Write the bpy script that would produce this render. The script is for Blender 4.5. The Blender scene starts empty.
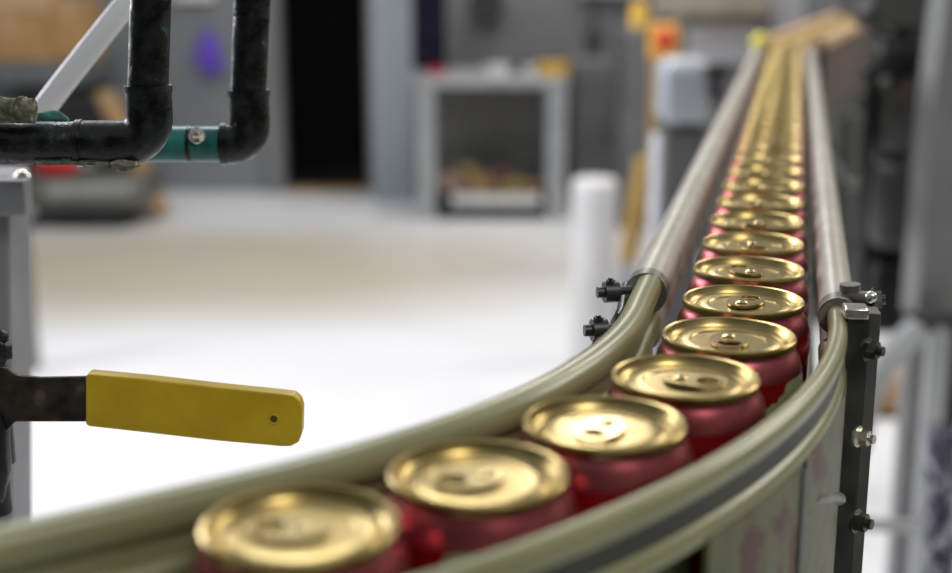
import bpy, bmesh, math, random
from mathutils import Vector, Matrix
random.seed(7)
C = bpy.context.scene.collection
PI = math.pi
HC = 1.4                       # eye height of the camera
FPX = 1330.0
PITCH = math.atan(326 / FPX)

# ------------------------------------------------------------------ measuring
def at(x, y, Y):
    """world point at forward distance Y seen at picture position x, y"""
    u = (x - 476) / FPX; v = (286.5 - y) / FPX
    r = Vector((u, math.cos(PITCH) + v * math.sin(PITCH), -math.sin(PITCH) + v * math.cos(PITCH)))
    r *= Y / r.y
    return Vector((r.x, r.y, r.z + HC))

# ------------------------------------------------------------------ materials
def mat(name, c1, c2=None, rough=.5, metal=0., scale=8., detail=4., bump=0., lo=.35, hi=.65,
        spec=.5, coat=0., c3=None, emit=None, rough2=None):
    m = bpy.data.materials.new(name); m.use_nodes = True
    nt = m.node_tree; b = nt.nodes['Principled BSDF']
    b.inputs['Roughness'].default_value = rough
    b.inputs['Metallic'].default_value = metal
    b.inputs['Specular IOR Level'].default_value = spec
    b.inputs['Coat Weight'].default_value = coat
    b.inputs['Coat Roughness'].default_value = .08
    tc = nt.nodes.new('ShaderNodeTexCoord')
    n = nt.nodes.new('ShaderNodeTexNoise'); n.inputs['Scale'].default_value = scale
    n.inputs['Detail'].default_value = detail
    nt.links.new(tc.outputs['Object'], n.inputs['Vector'])
    r = nt.nodes.new('ShaderNodeValToRGB')
    r.color_ramp.elements[0].position = lo; r.color_ramp.elements[1].position = hi
    c2 = c2 or tuple(min(1, k * 1.15) for k in c1)
    r.color_ramp.elements[0].color = (*c1, 1); r.color_ramp.elements[1].color = (*c2, 1)
    if c3:
        e = r.color_ramp.elements.new(min(.99, hi + .08)); e.color = (*c3, 1)
    nt.links.new(n.outputs['Fac'], r.inputs['Fac'])
    nt.links.new(r.outputs['Color'], b.inputs['Base Color'])
    if rough2 is not None:
        mr = nt.nodes.new('ShaderNodeMapRange')
        mr.inputs[1].default_value = lo; mr.inputs[2].default_value = hi
        mr.inputs[3].default_value = rough; mr.inputs[4].default_value = rough2
        nt.links.new(n.outputs['Fac'], mr.inputs[0]); nt.links.new(mr.outputs[0], b.inputs['Roughness'])
    if bump:
        bp = nt.nodes.new('ShaderNodeBump'); bp.inputs['Strength'].default_value = bump
        bp.inputs['Distance'].default_value = .002
        nt.links.new(n.outputs['Fac'], bp.inputs['Height']); nt.links.new(bp.outputs['Normal'], b.inputs['Normal'])
    if emit:
        b.inputs['Emission Color'].default_value = (*emit[0], 1); b.inputs['Emission Strength'].default_value = emit[1]
    return m

M = {
 'gold': mat('gold_lid', (.34, .25, .085), (.45, .34, .14), .31, 1., 60),
 'goldrim': mat('gold_rim', (.52, .40, .17), (.66, .52, .26), .24, 1., 60),
 'neck': mat('can_neck', (.32, .06, .07), (.42, .10, .115), .3, .9, 30),
 'bead': mat('green_cream_plastic', (.205, .205, .095), (.27, .265, .135), .3, 0., 14, bump=.05),
 'skirt': mat('green_film', (.085, .090, .035), (.13, .135, .06), .5, 0, 45, 6, 0, .3, .52, c3=(.085, .032, .02)),
 'guard': mat('pale_guard', (.50, .49, .50), (.58, .57, .58), .5, 0, 4),
 'strip': mat('grey_channel', (.035, .037, .028), (.055, .056, .044), .45, .1, 30, spec=.3),
 'tube': mat('beige_steel_tube', (.36, .34, .28), (.46, .43, .37), .4, .3, 25),
 'tubedark': mat('steel_clamp', (.13, .13, .11), (.22, .215, .19), .4, .6, 60),
 'olive': mat('olive_steel', (.034, .036, .027), (.055, .056, .044), .42, .3, 30, bump=.1),
 'angle': mat('angle_steel', (.085, .078, .068), (.13, .12, .105), .5, .3, 30),
 'bolt': mat('dark_bolt', (.035, .035, .03), (.12, .12, .10), .3, .8, 90),
 'boltbright': mat('bright_bolt', (.45, .43, .36), (.7, .68, .6), .25, .9, 90),
 'knob': mat('black_knob', (.012, .012, .012), (.03, .03, .03), .4, 0, 60),
 'pipe': mat('tarnished_pipe', (.003, .003, .003), (.007, .010, .010), .2, .1, 110, 8, .8, .4, .66, spec=.5, c3=(.02, .12, .10), rough2=.5),
 'pipecollar': mat('tarnished_fitting', (.003, .003, .003), (.009, .018, .016), .2, .1, 90, 8, .6, .40, .64, spec=.5, c3=(.05, .14, .11), rough2=.55),
 'teal': mat('teal_pipe', (.006, .09, .078), (.02, .17, .15), .35, .05, 60, 6, .2, .35, .6),
 'crust': mat('pale_crust', (.05, .05, .03), (.17, .165, .11), .8, 0, 260, 6, .8, .35, .6, c3=(.45, .44, .36)),
 'verd': mat('green_crust', (.005, .05, .04), (.02, .13, .10), .7, 0, 120, 6, .6),
 'yellow': mat('yellow_vinyl', (.44, .285, .002), (.54, .37, .005), .38, 0, 40, 5, .25, .3, .7),
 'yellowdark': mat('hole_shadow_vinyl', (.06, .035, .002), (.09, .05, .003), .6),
 'strap': mat('rusty_strap', (.012, .009, .007), (.05, .035, .025), .4, .5, 80, 8, .4, .4, .62, c3=(.1, .08, .06)),
 'blackiron': mat('black_iron', (.006, .006, .008), (.02, .02, .024), .4, .3, 80, bump=.3),
 'hose': mat('white_hose', (.80, .81, .83), (.86, .87, .89), .4, 0, 10),
 'post': mat('grey_post', (.20, .205, .22), (.27, .275, .29), .45, .2, 10),
 'tablegrey': mat('grey_table', (.15, .15, .15), (.21, .21, .20), .5, .2, 6),
 'floor': None,
 'wallL': mat('blue_grey_wall', (.165, .185, .20), (.195, .215, .23), .7, 0, 1.2),
 'wallR': mat('grey_wall', (.15, .152, .155), (.19, .19, .195), .7, 0, 1.2),
 'jamb': mat('pale_grey_paint', (.27, .30, .335), (.32, .35, .385), .6, 0, 2),
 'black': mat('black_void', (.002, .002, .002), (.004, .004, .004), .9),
 'card': mat('brown_cardboard', (.34, .19, .075), (.44, .26, .11), .8, 0, 6),
 'cardpale': mat('pale_cardboard', (.46, .30, .17), (.52, .36, .22), .8, 0, 6),
 'wood': mat('raw_wood', (.33, .20, .09), (.42, .27, .13), .7, 0, 8),
 'shelf': mat('shelf_grey', (.12, .13, .135), (.16, .17, .175), .6, .2, 5),
 'dark': mat('dark_rubbish', (.012, .012, .014), (.03, .03, .032), .7, 0, 10),
 'purple': mat('purple_rubber', (.10, .05, .42), (.15, .08, .52), .6, 0, 10),
 'red': mat('red_plastic', (.50, .008, .012), (.6, .02, .02), .4, 0, 10),
 'orange': mat('orange_plastic', (.70, .33, .03), (.78, .40, .04), .4, 0, 10),
 'ochre': mat('ochre_paint', (.36, .22, .05), (.44, .28, .07), .6, 0, 10),
 'amber': mat('amber_paint', (.62, .36, .03), (.70, .43, .06), .5, 0, 10),
 'lemon': mat('lemon_paint', (.85, .75, .05), (.95, .85, .10), .4, 0, 10),
 'benchsteel': mat('bench_steel', (.33, .345, .36), (.42, .435, .45), .4, .3, 8),
 'navy': mat('navy_cloth', (.018, .016, .045), (.035, .03, .07), .9, 0, 10),
 'white': mat('white_plastic', (.62, .61, .60), (.70, .69, .68), .5, 0, 5),
 'palecyl': mat('pale_blue_plastic', (.52, .54, .58), (.60, .62, .66), .4, 0, 5),
 'rag1': mat('brown_rag', (.30, .17, .09), (.42, .27, .12), .9, 0, 30),
 'rag2': mat('pink_rag', (.34, .22, .17), (.42, .30, .24), .9, 0, 30),
 'rag3': mat('maroon_rag', (.13, .05, .05), (.18, .08, .07), .9, 0, 30),
 'rag4': mat('olive_rag', (.25, .20, .07), (.34, .27, .1), .9, 0, 30),
 'motor': mat('pale_machine_paint', (.36, .39, .42), (.44, .47, .50), .35, .1, 8),
 'motordark': mat('machine_dark', (.04, .04, .04), (.07, .07, .065), .5, .2, 8),
 'beam': mat('brown_beam', (.26, .22, .17), (.32, .27, .21), .6, 0, 6),
 'beamdark': mat('dark_brown_beam', (.09, .065, .055), (.13, .095, .08), .6, 0, 6),
 'panel': mat('grey_panel', (.12, .12, .122), (.16, .16, .162), .6, .1, 4),
 'panellight': mat('light_grey_panel', (.36, .35, .36), (.44, .43, .435), .5, .1, 4),
 'mach': mat('olive_grey_machine', (.045, .048, .042), (.068, .070, .062), .5, .3, 6),
 'mach2': mat('grey_machine', (.075, .078, .072), (.105, .107, .10), .5, .3, 6),
 'machbrown': mat('brown_machine', (.10, .072, .062), (.14, .10, .085), .6, .2, 6),
 'column': mat('grey_column', (.22, .225, .215), (.28, .285, .275), .5, .2, 6),
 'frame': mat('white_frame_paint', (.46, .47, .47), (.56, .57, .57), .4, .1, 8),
 'frameshade': mat('frame_paint_shaded', (.28, .28, .275), (.34, .34, .335), .4, .1, 8),  # darker copy of the frame paint, shade put into the colour
 'cable': mat('dark_cable', (.02, .02, .05), (.06, .06, .10), .5, 0, 30),
 'cable2': mat('pale_cable', (.38, .36, .42), (.50, .48, .54), .5, 0, 30),
 'belt': mat('grey_chain_belt', (.10, .10, .09), (.15, .15, .14), .5, .3, 40),
}

# glossy painted floor, tan patch further off
def floor_mat():
    m = bpy.data.materials.new('glossy_pale_floor'); m.use_nodes = True
    nt = m.node_tree; b = nt.nodes['Principled BSDF']
    tc = nt.nodes.new('ShaderNodeTexCoord')
    n = nt.nodes.new('ShaderNodeTexNoise'); n.inputs['Scale'].default_value = .55; n.inputs['Detail'].default_value = 5
    nt.links.new(tc.outputs['Object'], n.inputs['Vector'])
    sep = nt.nodes.new('ShaderNodeSeparateXYZ'); nt.links.new(tc.outputs['Object'], sep.inputs[0])
    # tan patch centred near (-.9, 6.2)
    def mth(op, a, bb):
        k = nt.nodes.new('ShaderNodeMath'); k.operation = op
        for i, q in enumerate((a, bb)):
            if isinstance(q, (int, float)): k.inputs[i].default_value = q
            else: nt.links.new(q, k.inputs[i])
        return k.outputs[0]
    dx = mth('MULTIPLY', mth('ADD', sep.outputs[0], 1.4), .42)
    dy = mth('MULTIPLY', mth('SUBTRACT', sep.outputs[1], 6.1), .8)
    d = mth('ADD', mth('MULTIPLY', dx, dx), mth('MULTIPLY', dy, dy))
    d = mth('ADD', d, mth('MULTIPLY', mth('SUBTRACT', n.outputs['Fac'], .5), .9))
    r = nt.nodes.new('ShaderNodeValToRGB')
    r.color_ramp.elements[0].position = .15; r.color_ramp.elements[1].position = 1.1
    r.color_ramp.elements[0].color = (.47, .42, .34, 1); r.color_ramp.elements[1].color = (.68, .68, .69, 1)
    nt.links.new(d, r.inputs['Fac']); nt.links.new(r.outputs['Color'], b.inputs['Base Color'])
    b.inputs['Roughness'].default_value = .42
    return m
M['floor'] = floor_mat()

# can body: red printed shoulder over a pale green lower wall, border running round at a slant
def can_mat():
    m = bpy.data.materials.new('printed_can_wall'); m.use_nodes = True
    nt = m.node_tree; b = nt.nodes['Principled BSDF']
    tc = nt.nodes.new('ShaderNodeTexCoord')
    sep = nt.nodes.new('ShaderNodeSeparateXYZ'); nt.links.new(tc.outputs['Object'], sep.inputs[0])
    def mth(op, a, bb=0.):
        k = nt.nodes.new('ShaderNodeMath'); k.operation = op
        for i, q in enumerate((a, bb)):
            if isinstance(q, (int, float)): k.inputs[i].default_value = q
            else: nt.links.new(q, k.inputs[i])
        return k.outputs[0]
    n = nt.nodes.new('ShaderNodeTexNoise'); n.inputs['Scale'].default_value = 60; n.inputs['Detail'].default_value = 4
    mp = nt.nodes.new('ShaderNodeMapping'); mp.inputs['Scale'].default_value = (3.2, 3.2, .5)
    nt.links.new(tc.outputs['Object'], mp.inputs[0]); nt.links.new(mp.outputs[0], n.inputs['Vector'])
    # border height = .082 - .8*x + noise ;  x in -.031...031
    bh = mth('ADD', mth('MULTIPLY', sep.outputs[0], -1.0), .084)
    bh = mth('ADD', bh, mth('MULTIPLY', mth('SUBTRACT', n.outputs['Fac'], .5), .01))
    red = mth('GREATER_THAN', sep.outputs[2], bh)
    streak = mth('MULTIPLY', mth('MINIMUM', mth('MAXIMUM', mth('MULTIPLY', mth('SUBTRACT', n.outputs['Fac'], .55), 9.), 0.), 1.), .55)
    band = mth('LESS_THAN', mth('ABSOLUTE', mth('SUBTRACT', sep.outputs[2], .055)), .02)
    red = mth('MAXIMUM', red, mth('MULTIPLY', streak, band))
    mx = nt.nodes.new('ShaderNodeMix'); mx.data_type = 'RGBA'
    nt.links.new(red, mx.inputs[0])
    mx.inputs[6].default_value = (.25, .28, .14, 1); mx.inputs[7].default_value = (.36, .008, .014, 1)
    nt.links.new(mx.outputs[2], b.inputs['Base Color'])
    mt = mth('MULTIPLY', red, .6); nt.links.new(mt, b.inputs['Metallic'])
    b.inputs['Roughness'].default_value = .24
    return m
M['can'] = can_mat()

# ------------------------------------------------------------------ mesh helpers
def new(): return bmesh.new()
def obj(name, bm, m, parent=None, smooth=True, loc=None, bevel=0, ang=38):
    bmesh.ops.recalc_face_normals(bm, faces=bm.faces)
    me = bpy.data.meshes.new(name); bm.to_mesh(me); bm.free()
    me.materials.append(m)
    if smooth:
        for p in me.polygons: p.use_smooth = True
        me.set_sharp_from_angle(angle=math.radians(ang))
    o = bpy.data.objects.new(name, me); C.objects.link(o)
    if bevel:
        md = o.modifiers.new('bevel', 'BEVEL'); md.width = bevel; md.segments = 3; md.limit_method = 'ANGLE'
    if parent is not None:
        o.parent = parent
        # geometry is written in world space: take the parent's place off it
        mw = Matrix.Identity(4); q = parent
        while q is not None: mw = q.matrix_basis @ mw; q = q.parent
        me.transform(mw.inverted())
    return o
def tag(o, label=None, cat=None, group=None, kind=None):
    if label: o['label'] = label
    if cat: o['category'] = cat
    if group: o['group'] = group
    if kind: o['kind'] = kind
    return o
def thing(name, label, cat, loc=(0, 0, 0), rz=0, group=None):
    o = bpy.data.objects.new(name, None); C.objects.link(o)
    o.location = loc; o.rotation_euler = (0, 0, rz); o.empty_display_size = .05
    o.matrix_basis = Matrix.Translation(Vector(loc)) @ Matrix.Rotation(rz, 4, 'Z')
    return tag(o, label, cat, group)
def box(bm, lo, hi, rot=None, piv=None):
    lo = Vector(lo); hi = Vector(hi); c = (lo + hi) / 2
    r = bmesh.ops.create_cube(bm, size=1); vs = r['verts']
    for v in vs:
        v.co = Vector((v.co.x * (hi.x - lo.x), v.co.y * (hi.y - lo.y), v.co.z * (hi.z - lo.z))) + c
    if rot: bmesh.ops.rotate(bm, verts=vs, cent=piv or c, matrix=rot)
    return vs
def frame(t, up=Vector((0, 0, 1))):
    t = t.normalized()
    if abs(t.dot(up)) > .98: up = Vector((0, 1, 0))
    a = t.cross(up).normalized(); b = a.cross(t).normalized()
    return a, b
def tube(bm, pts, rad, n=20, cap=True):
    pts = [Vector(p) for p in pts]
    rr = rad if isinstance(rad, (list, tuple)) else [rad] * len(pts)
    rings = []; pa = None
    for i, p in enumerate(pts):
        t = (pts[min(i + 1, len(pts) - 1)] - pts[max(i - 1, 0)]).normalized()
        if pa is None: a, b = frame(t)
        else:
            a = (pa - t * pa.dot(t)).normalized(); b = a.cross(t).normalized()
        pa = a
        rings.append([bm.verts.new(p + (a * math.cos(2 * PI * k / n) + b * math.sin(2 * PI * k / n)) * rr[i]) for k in range(n)])
    for r0, r1 in zip(rings, rings[1:]):
        for k in range(n): bm.faces.new((r0[k], r0[(k + 1) % n], r1[(k + 1) % n], r1[k]))
    if cap: bm.faces.new(rings[0]); bm.faces.new(rings[-1][::-1])
def lathe(bm, prof, c=(0, 0, 0), n=48):
    c = Vector(c); rings = []
    for r, z in prof:
        if r < 1e-6: rings.append([bm.verts.new(c + Vector((0, 0, z)))])
        else: rings.append([bm.verts.new(c + Vector((r * math.cos(2 * PI * k / n), r * math.sin(2 * PI * k / n), z))) for k in range(n)])
    for a, b in zip(rings, rings[1:]):
        for k in range(n):
            k2 = (k + 1) % n
            if len(a) == 1 and len(b) > 1: bm.faces.new((a[0], b[k], b[k2]))
            elif len(b) == 1 and len(a) > 1: bm.faces.new((a[k], a[k2], b[0]))
            elif len(a) > 1: bm.faces.new((a[k], a[k2], b[k2], b[k]))
def blob(bm, c, r, sq=(1, 1, 1), amp=.15, seed=0, sub=3):
    rnd = random.Random(seed); ph = [rnd.uniform(0, 6) for _ in range(6)]
    vs = bmesh.ops.create_icosphere(bm, subdivisions=sub, radius=1)['verts']
    for v in vs:
        k = 1 + amp * (math.sin(3 * v.co.x + ph[0]) * math.sin(4 * v.co.y + ph[1]) + .6 * math.sin(7 * v.co.z + ph[2] + 3 * v.co.x))
        v.co = Vector(c) + Vector((v.co.x * sq[0], v.co.y * sq[1], v.co.z * sq[2])) * r * k
def hexbolt(bm, p, d, r, h, washer=True):
    d = Vector(d).normalized(); p = Vector(p)
    if washer: tube(bm, [p, p + d * h * .25], r * 1.35, 20)
    a = p + d * (h * .2)
    tube(bm, [a, a + d * h], r, 6)
    tube(bm, [a + d * h * .9, a + d * h * 1.5], r * .55, 12)

# ------------------------------------------------------------------ conveyor path
# s = 0 where the curve begins; positive towards the camera (curving left), negative away
CX, CY = .120, .58
A0 = math.radians(13.35); RC = .395
U0 = Vector((math.sin(A0), math.cos(A0), 0)); N0 = Vector((math.cos(A0), -math.sin(A0), 0))
CEN = Vector((CX, CY, 0)) - N0 * RC
S_BEND, R2, TURN = -1.80, 2.2, math.radians(7)
S_END = -3.35
def path(s, off=0., z=0.):
    """point on the line and its outward heading; off to the right"""
    if s >= 0:
        smax = RC * math.radians(43)
        a = A0 + min(s, smax) / RC
        u = Vector((math.sin(a), math.cos(a), 0)); n = Vector((math.cos(a), -math.sin(a), 0))
        p = CEN + n * RC - u * max(0, s - smax)
    elif s > S_BEND:
        u, n = U0, N0; p = Vector((CX, CY, 0)) - u * s
    else:
        t = -(s - S_BEND); tm = R2 * TURN
        base = Vector((CX, CY, 0)) - U0 * S_BEND; c2 = base + N0 * R2
        a = A0 + min(t, tm) / R2
        u = Vector((math.sin(a), math.cos(a), 0)); n = Vector((math.cos(a), -math.sin(a), 0))
        p = c2 - n * R2 + u * max(0, t - tm)
    q = p + n * off; q.z = z
    return q, u, n
def srange(a, b, step):
    k = max(2, int(abs(b - a) / step)); return [a + (b - a) * i / k for i in range(k + 1)]
def sweep(bm, prof, s0, s1, off, z, step=.012):
    offf = off if callable(off) else (lambda q: off)
    """closed profile of (sideways, up) swept along the line"""
    rings = []
    for s in srange(s0, s1, step):
        p, u, n = path(s, offf(s), z)
        rings.append([bm.verts.new(p + n * a + Vector((0, 0, b))) for a, b in prof])
    m = len(prof)
    for r0, r1 in zip(rings, rings[1:]):
        for k in range(m): bm.faces.new((r0[k], r0[(k + 1) % m], r1[(k + 1) % m], r1[k]))
    bm.faces.new(rings[0]); bm.faces.new(rings[-1][::-1])
def circ(rx, rz, n=18, cx=0, cz=0, p=1.):
    o = []
    for k in range(n):
        a = 2 * PI * k / n; c, s = math.cos(a), math.sin(a)
        o.append((cx + rx * math.copysign(abs(c) ** p, c), cz + rz * math.copysign(abs(s) ** p, s)))
    return o

ZL = HC - .15          # lid height
CH = .122              # can height
ZB = ZL - CH           # running surface

# ------------------------------------------------------------------ cans
PROF = [(.0, .004), (.020, .003), (.0235, 0), (.0262, .003), (.0300, .010), (.0308, .016), (.0308, .104),
        (.0303, .1085), (.0290, .1135), (.0272, .1165), (.0264, .118)]
def make_can():
    t = thing('drinks_can', '', 'can')
    bm = new(); lathe(bm, PROF[:8]); obj('can_body', bm, M['can'], t)
    bm = new(); lathe(bm, PROF[7:] + [(.0264, .120)]); obj('neck', bm, M['neck'], t)
    bm = new()
    lathe(bm, [(.0264, .1185), (.0273, .1188), (.0277, .1200), (.0275, .1214), (.0268, .122), (.0258, .1216), (.0250, .1195), (.0240, .1178),
               (.0225, .1172), (.0215, .1184), (.0205, .1191), (.016, .1191), (.0155, .1186), (0, .1186)])
    obj('lid', bm, M['gold'], t)
    bm = new()      # pull tab: a ring plate with a rivet
    n = 20; o1 = []; 
    for k in range(n):
        a = 2 * PI * k / n
        o1.append((.0078 * math.cos(a), .003 + .0115 * math.sin(a), 1))
    i1 = [(.0048 * math.cos(2 * PI * k / n), .0085 + .0042 * math.sin(2 * PI * k / n), 1) for k in range(n)]
    for z0 in (.1192, .1202):
        pass
    lo = [bm.verts.new((x, y, .1192)) for x, y, _ in o1]; hi = [bm.verts.new((x, y, .1203)) for x, y, _ in o1]
    li = [bm.verts.new((x, y, .1192)) for x, y, _ in i1]; hi_ = [bm.verts.new((x, y, .1203)) for x, y, _ in i1]
    for k in range(n):
        k2 = (k + 1) % n
        bm.faces.new((lo[k], lo[k2], hi[k2], hi[k])); bm.faces.new((li[k2], li[k], hi_[k], hi_[k2]))
        bm.faces.new((hi[k], hi[k2], hi_[k2], hi_[k])); bm.faces.new((lo[k2], lo[k], li[k], li[k2]))
    lathe(bm, [(.0028, .1186), (.0028, .1207), (.002, .1212), (0, .1212)], (0, -.002, 0), 16)
    obj('pull_tab', bm, M['goldrim'], t)
    return t
def dup(root, keep=None):
    r = root.copy(); C.objects.link(r)
    for ch in list(root.children):
        if keep and ch.name.split('.')[0] not in keep: continue
        c = ch.copy(); C.objects.link(c); c.parent = r
        c.matrix_parent_inverse = ch.matrix_parent_inverse
    return r
stations = [.300 - .062 * k for k in range(6)]
s = stations[-1] - .0648
while s > S_END + .05:
    stations.append(s); s -= .0655
ords = {0: ''}
proto = make_can()
near_lab = {
 0: 'blurred gold-lidded can nearest the bottom left end of the visible row',
 1: 'blurred gold-lidded can in the bend, second from the bottom left end of the row',
 2: 'blurred gold-lidded red can in the bend, third from the bottom left end of the row',
 3: 'gold-lidded can with the widest bright red side showing, in the middle of the bend',
 4: 'gold-lidded can with pale green side against the right rail, where the bend begins',
 5: 'gold-lidded can with dark red side, where the straight row meets the bend',
}
for i, s in enumerate(stations):
    far = s < -1.6
    if i == 0: o = proto
    else: o = dup(proto, ('can_body', 'neck', 'lid') if far else None)
    p, u, n = path(s, 0, ZB)
    o.location = p
    rot = {0: 1.6, 1: 2.0, 2: 2.6, 3: -1.9, 4: 3.0, 5: -.6}.get(i, random.uniform(0, 6.28))
    o.rotation_euler = (0, 0, rot)
    k = i - 5
    if i in near_lab: o['label'] = near_lab[i]; o['group'] = 'gold-lidded cans in the near bend'
    elif k <= 9:
        w = ['', 'first', 'second', 'third', 'fourth', 'fifth', 'sixth', 'seventh', 'eighth', 'ninth'][k]
        o['label'] = f'gold-lidded can on the straight run, {w} beyond the start of the bend'
        o['group'] = 'gold-lidded cans on the straight run'
    elif not far:
        o['label'] = 'gold-lidded can on the far straight run, merging with its neighbours in a gold stripe'
        o['group'] = 'far gold-lidded cans on the straight run'
    else:
        o['label'] = 'tiny blurred gold-lidded can past the far end where the row turns right'
        o['group'] = 'gold-lidded cans at the far turn'

# ------------------------------------------------------------------ guide rails
OR, OL = .0405, -.0415       # inner touching lines of the rails
def curved_rail(side, s0, s1, label):
    off = OR if side > 0 else OL
    off0 = off
    if side < 0: off = lambda q: OL - .005 * max(0, min(1, (.16 - q) / .16))
    t = thing('guide_rail', label, 'guide rail', path(.1, off0, ZL)[0])
    sg = side
    bm = new(); sweep(bm, [(sg * a, b) for a, b in (circ(.0042, .0050, 20, .0014, -.0080, .85) if side > 0 else circ(.0062, .0066, 20, .0004, -.0066, .85))], s0, s1, off, ZL); obj('upper_bead', bm, M['bead'], t)
    bm = new(); sweep(bm, [(sg * a, b) for a, b in [(-.001, -.012), (.0035, -.012), (.0035, -.020), (-.001, -.020)]], s0, s1, off, ZL); obj('metal_channel', bm, M['strip'], t)
    tag(t.children[-1], 'dark grey metal strip')
    bm = new(); sweep(bm, [(sg * a, b) for a, b in circ(.0058, .0052, 20, 0, -.0248, .85)], s0, s1, off, ZL); obj('lower_bead', bm, M['bead'], t)
    if side < 0:
        bm = new(); sweep(bm, [(.0, -.004), (.0022, -.004), (.0022, -.055), (.0, -.055)], s0, s1, off, ZL); tag(obj('inner_liner', bm, M['bead'], t), 'pale green liner strip')
    return t
rr = curved_rail(1, -.02, .62, 'curved pale green plastic rail with grey strip, nearest, on right side of the cans')
rl = curved_rail(-1, -.05, .75, 'curved pale green plastic rail running to the left edge, behind the near cans')
# inner bead of the outer bend, dull joint collars
def straight_rail(side, s0, s1, rad, label, off):
    t = thing('guide_rail', label, 'guide rail', path(s0, off, ZL)[0])
    bm = new(); sweep(bm, circ(rad, rad, 20, 0, -rad), s0, s1, off, ZL, .03); obj('steel_tube', bm, M['tube'], t)
    bm = new(); sweep(bm, circ(rad * .8, rad * .95, 16, 0, -rad * 2.9), s0, s1, off, ZL, .03); obj('lower_tube', bm, M['tube'], t)
    bm = new(); sweep(bm, [(-.003, -rad * 1.5), (.003, -rad * 1.5), (.003, -rad * 2.4), (-.003, -rad * 2.4)], s0, s1, off, ZL, .03); obj('web_strip', bm, M['tube'], t)
    bm = new()
    sweep(bm, circ(rad + .0004, rad + .0004, 20, 0, -rad), s0, s0 - .012, off, ZL + .0002); obj('joint_collar', bm, M['tubedark'], t)
    return t
straight_rail(1, -.018, -1.95, .0085, 'straight grey steel tube rail on the right side of the can row', OR + .002)
left_rail = straight_rail(-1, -.048, -1.95, .0102, 'straight beige steel tube rail on the left side of the can row', OL - .007)
# far turn guard
t = thing('guide_rail', 'beige guide rail at the far end turning to the right', 'guide rail', path(-2.0, .045, ZL)[0])
bm = new(); sweep(bm, circ(.012, .014, 16, 0, -.004), -2.0, S_END, .052, ZL, .04); obj('beige_tube', bm, M['cardpale'], t)
t = thing('guide_rail', 'beige guide rail on the left side of the far turn', 'guide rail', path(-2.0, -.045, ZL)[0])
bm = new(); sweep(bm, circ(.012, .014, 16, 0, -.004), -2.0, S_END, -.052, ZL, .04); obj('beige_tube', bm, M['cardpale'], t)

t = thing('side_skirt', 'pale green plastic skirt below the right rail, left of the dark post', 'skirt', path(0, OR, ZL - .08)[0])
for a_, b_, nm in ((.112, -.04, 'plastic_sheet'), (.185, .117, 'plastic_sheet')):
    bm = new(); sweep(bm, [(.000, -.026), (.002, -.026), (.002, -.26), (.000, -.26)], a_, b_, OR + .0045, ZL); obj(nm, bm, M['skirt'], t)
bm = new(); sweep(bm, [(-.003, -.028), (.0028, -.028), (.0028, -.26), (-.003, -.26)], .1169, .1121, OR + .0045, ZL, .001); obj('slit_shade', bm, M['knob'], t)  # black strip stands in for the dark slit between the sheets
for sg, nm in ((1, 'dark brown plate standing in for shadow under the right rail of the far turn'), (-1, 'brown side plate under the left rail of the far turn')):
    bm = new(); sweep(bm, [(sg * .0, -.02), (sg * .004, -.02), (sg * .004, -.14), (sg * .0, -.14)], -2.0, S_END, sg * .056, ZL, .04)
    tag(obj('side_plate', bm, M['beamdark']), nm, 'plate')  # dark brown of the right plate stands in for shadow below the rail
# running bed of the conveyor
t = thing('conveyor', 'can conveyor bed under the row of gold-lidded cans', 'conveyor', (.2, 1, 0))
bm = new(); sweep(bm, [(-.036, -.001), (.036, -.001), (.036, -.012), (-.036, -.012)], .75, S_END, 0, ZB, .02); obj('chain_belt', bm, M['belt'], t)
for sg in (-1, 1):
    bm = new(); sweep(bm, [(sg * .038, -.002), (sg * .042, -.002), (sg * .042, -.09), (sg * .038, -.09)], .75, S_END, 0, ZB, .02); obj('side_plate', bm, M['tubedark'], t)
for s in (.55, -.5, -1.7, -2.9):
    p, u, n = path(s, 0, 0)
    bm = new()
    for sg in (-1, 1):
        q = p + n * sg * .03
        tube(bm, [(q.x, q.y, 0.01), (q.x, q.y, ZB - .09)], .012, 14)
        lathe(bm, [(0, 0), (.03, 0), (.03, .006), (.012, .012)], (q.x, q.y, 0), 20)
    obj('support_leg', bm, M['olive'], t)

# post with bolts beside the bend
pp = at(858, 318, .566)
t = thing('rail_post', 'dark olive steel angle post with bolts, right of the bend', 'post', (pp.x, pp.y, 0))
x0 = pp.x - .0050
rz = Matrix.Rotation(math.radians(-8), 3, 'Z')
bm = new(); box(bm, (x0, pp.y, .6), (x0 + .0100, pp.y + .004, pp.z + .002), rz, pp); obj('front_plate', bm, M['olive'], t, bevel=.0006)
bm = new(); box(bm, (x0 + .0100, pp.y + .001, .6), (x0 + .0150, pp.y + .014, pp.z + .002), rz, pp)
obj('side_flange', bm, M['angle'], t, bevel=.0004)
bm = new(); box(bm, (x0 - .001, pp.y - .002, pp.z - .0005), (x0 + .0095, pp.y + .010, pp.z + .0045), rz, pp); obj('top_block', bm, M['boltbright'], t, bevel=.001)
for bx, by, r, ma in ((869, 353, .0040, 'bolt'), (860, 441, .0036, 'boltbright'), (858, 526, .0042, 'bolt')):
    p = at(bx, by, .553 if by < 400 else .55)
    bm = new(); hexbolt(bm, p + Vector((0, .006, 0)), (.75, -.65, .05), r, .005); obj('bolt', bm, M[ma], t)
t0 = thing('rail_clamp', 'small steel clamp with round knobs gripping the right rail above the post', 'clamp', at(858, 300, .59))
a = at(845, 297, .60); b = at(872, 300, .59)
bm = new(); tube(bm, [a, (a + b) / 2, b], .0038, 18); obj('clamp_rod', bm, M['angle'], t0)
bm = new(); tube(bm, [at(850, 284, .6), at(850, 311, .6)], .0048, 18); obj('clamp_boss', bm, M['tubedark'], t0)
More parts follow.
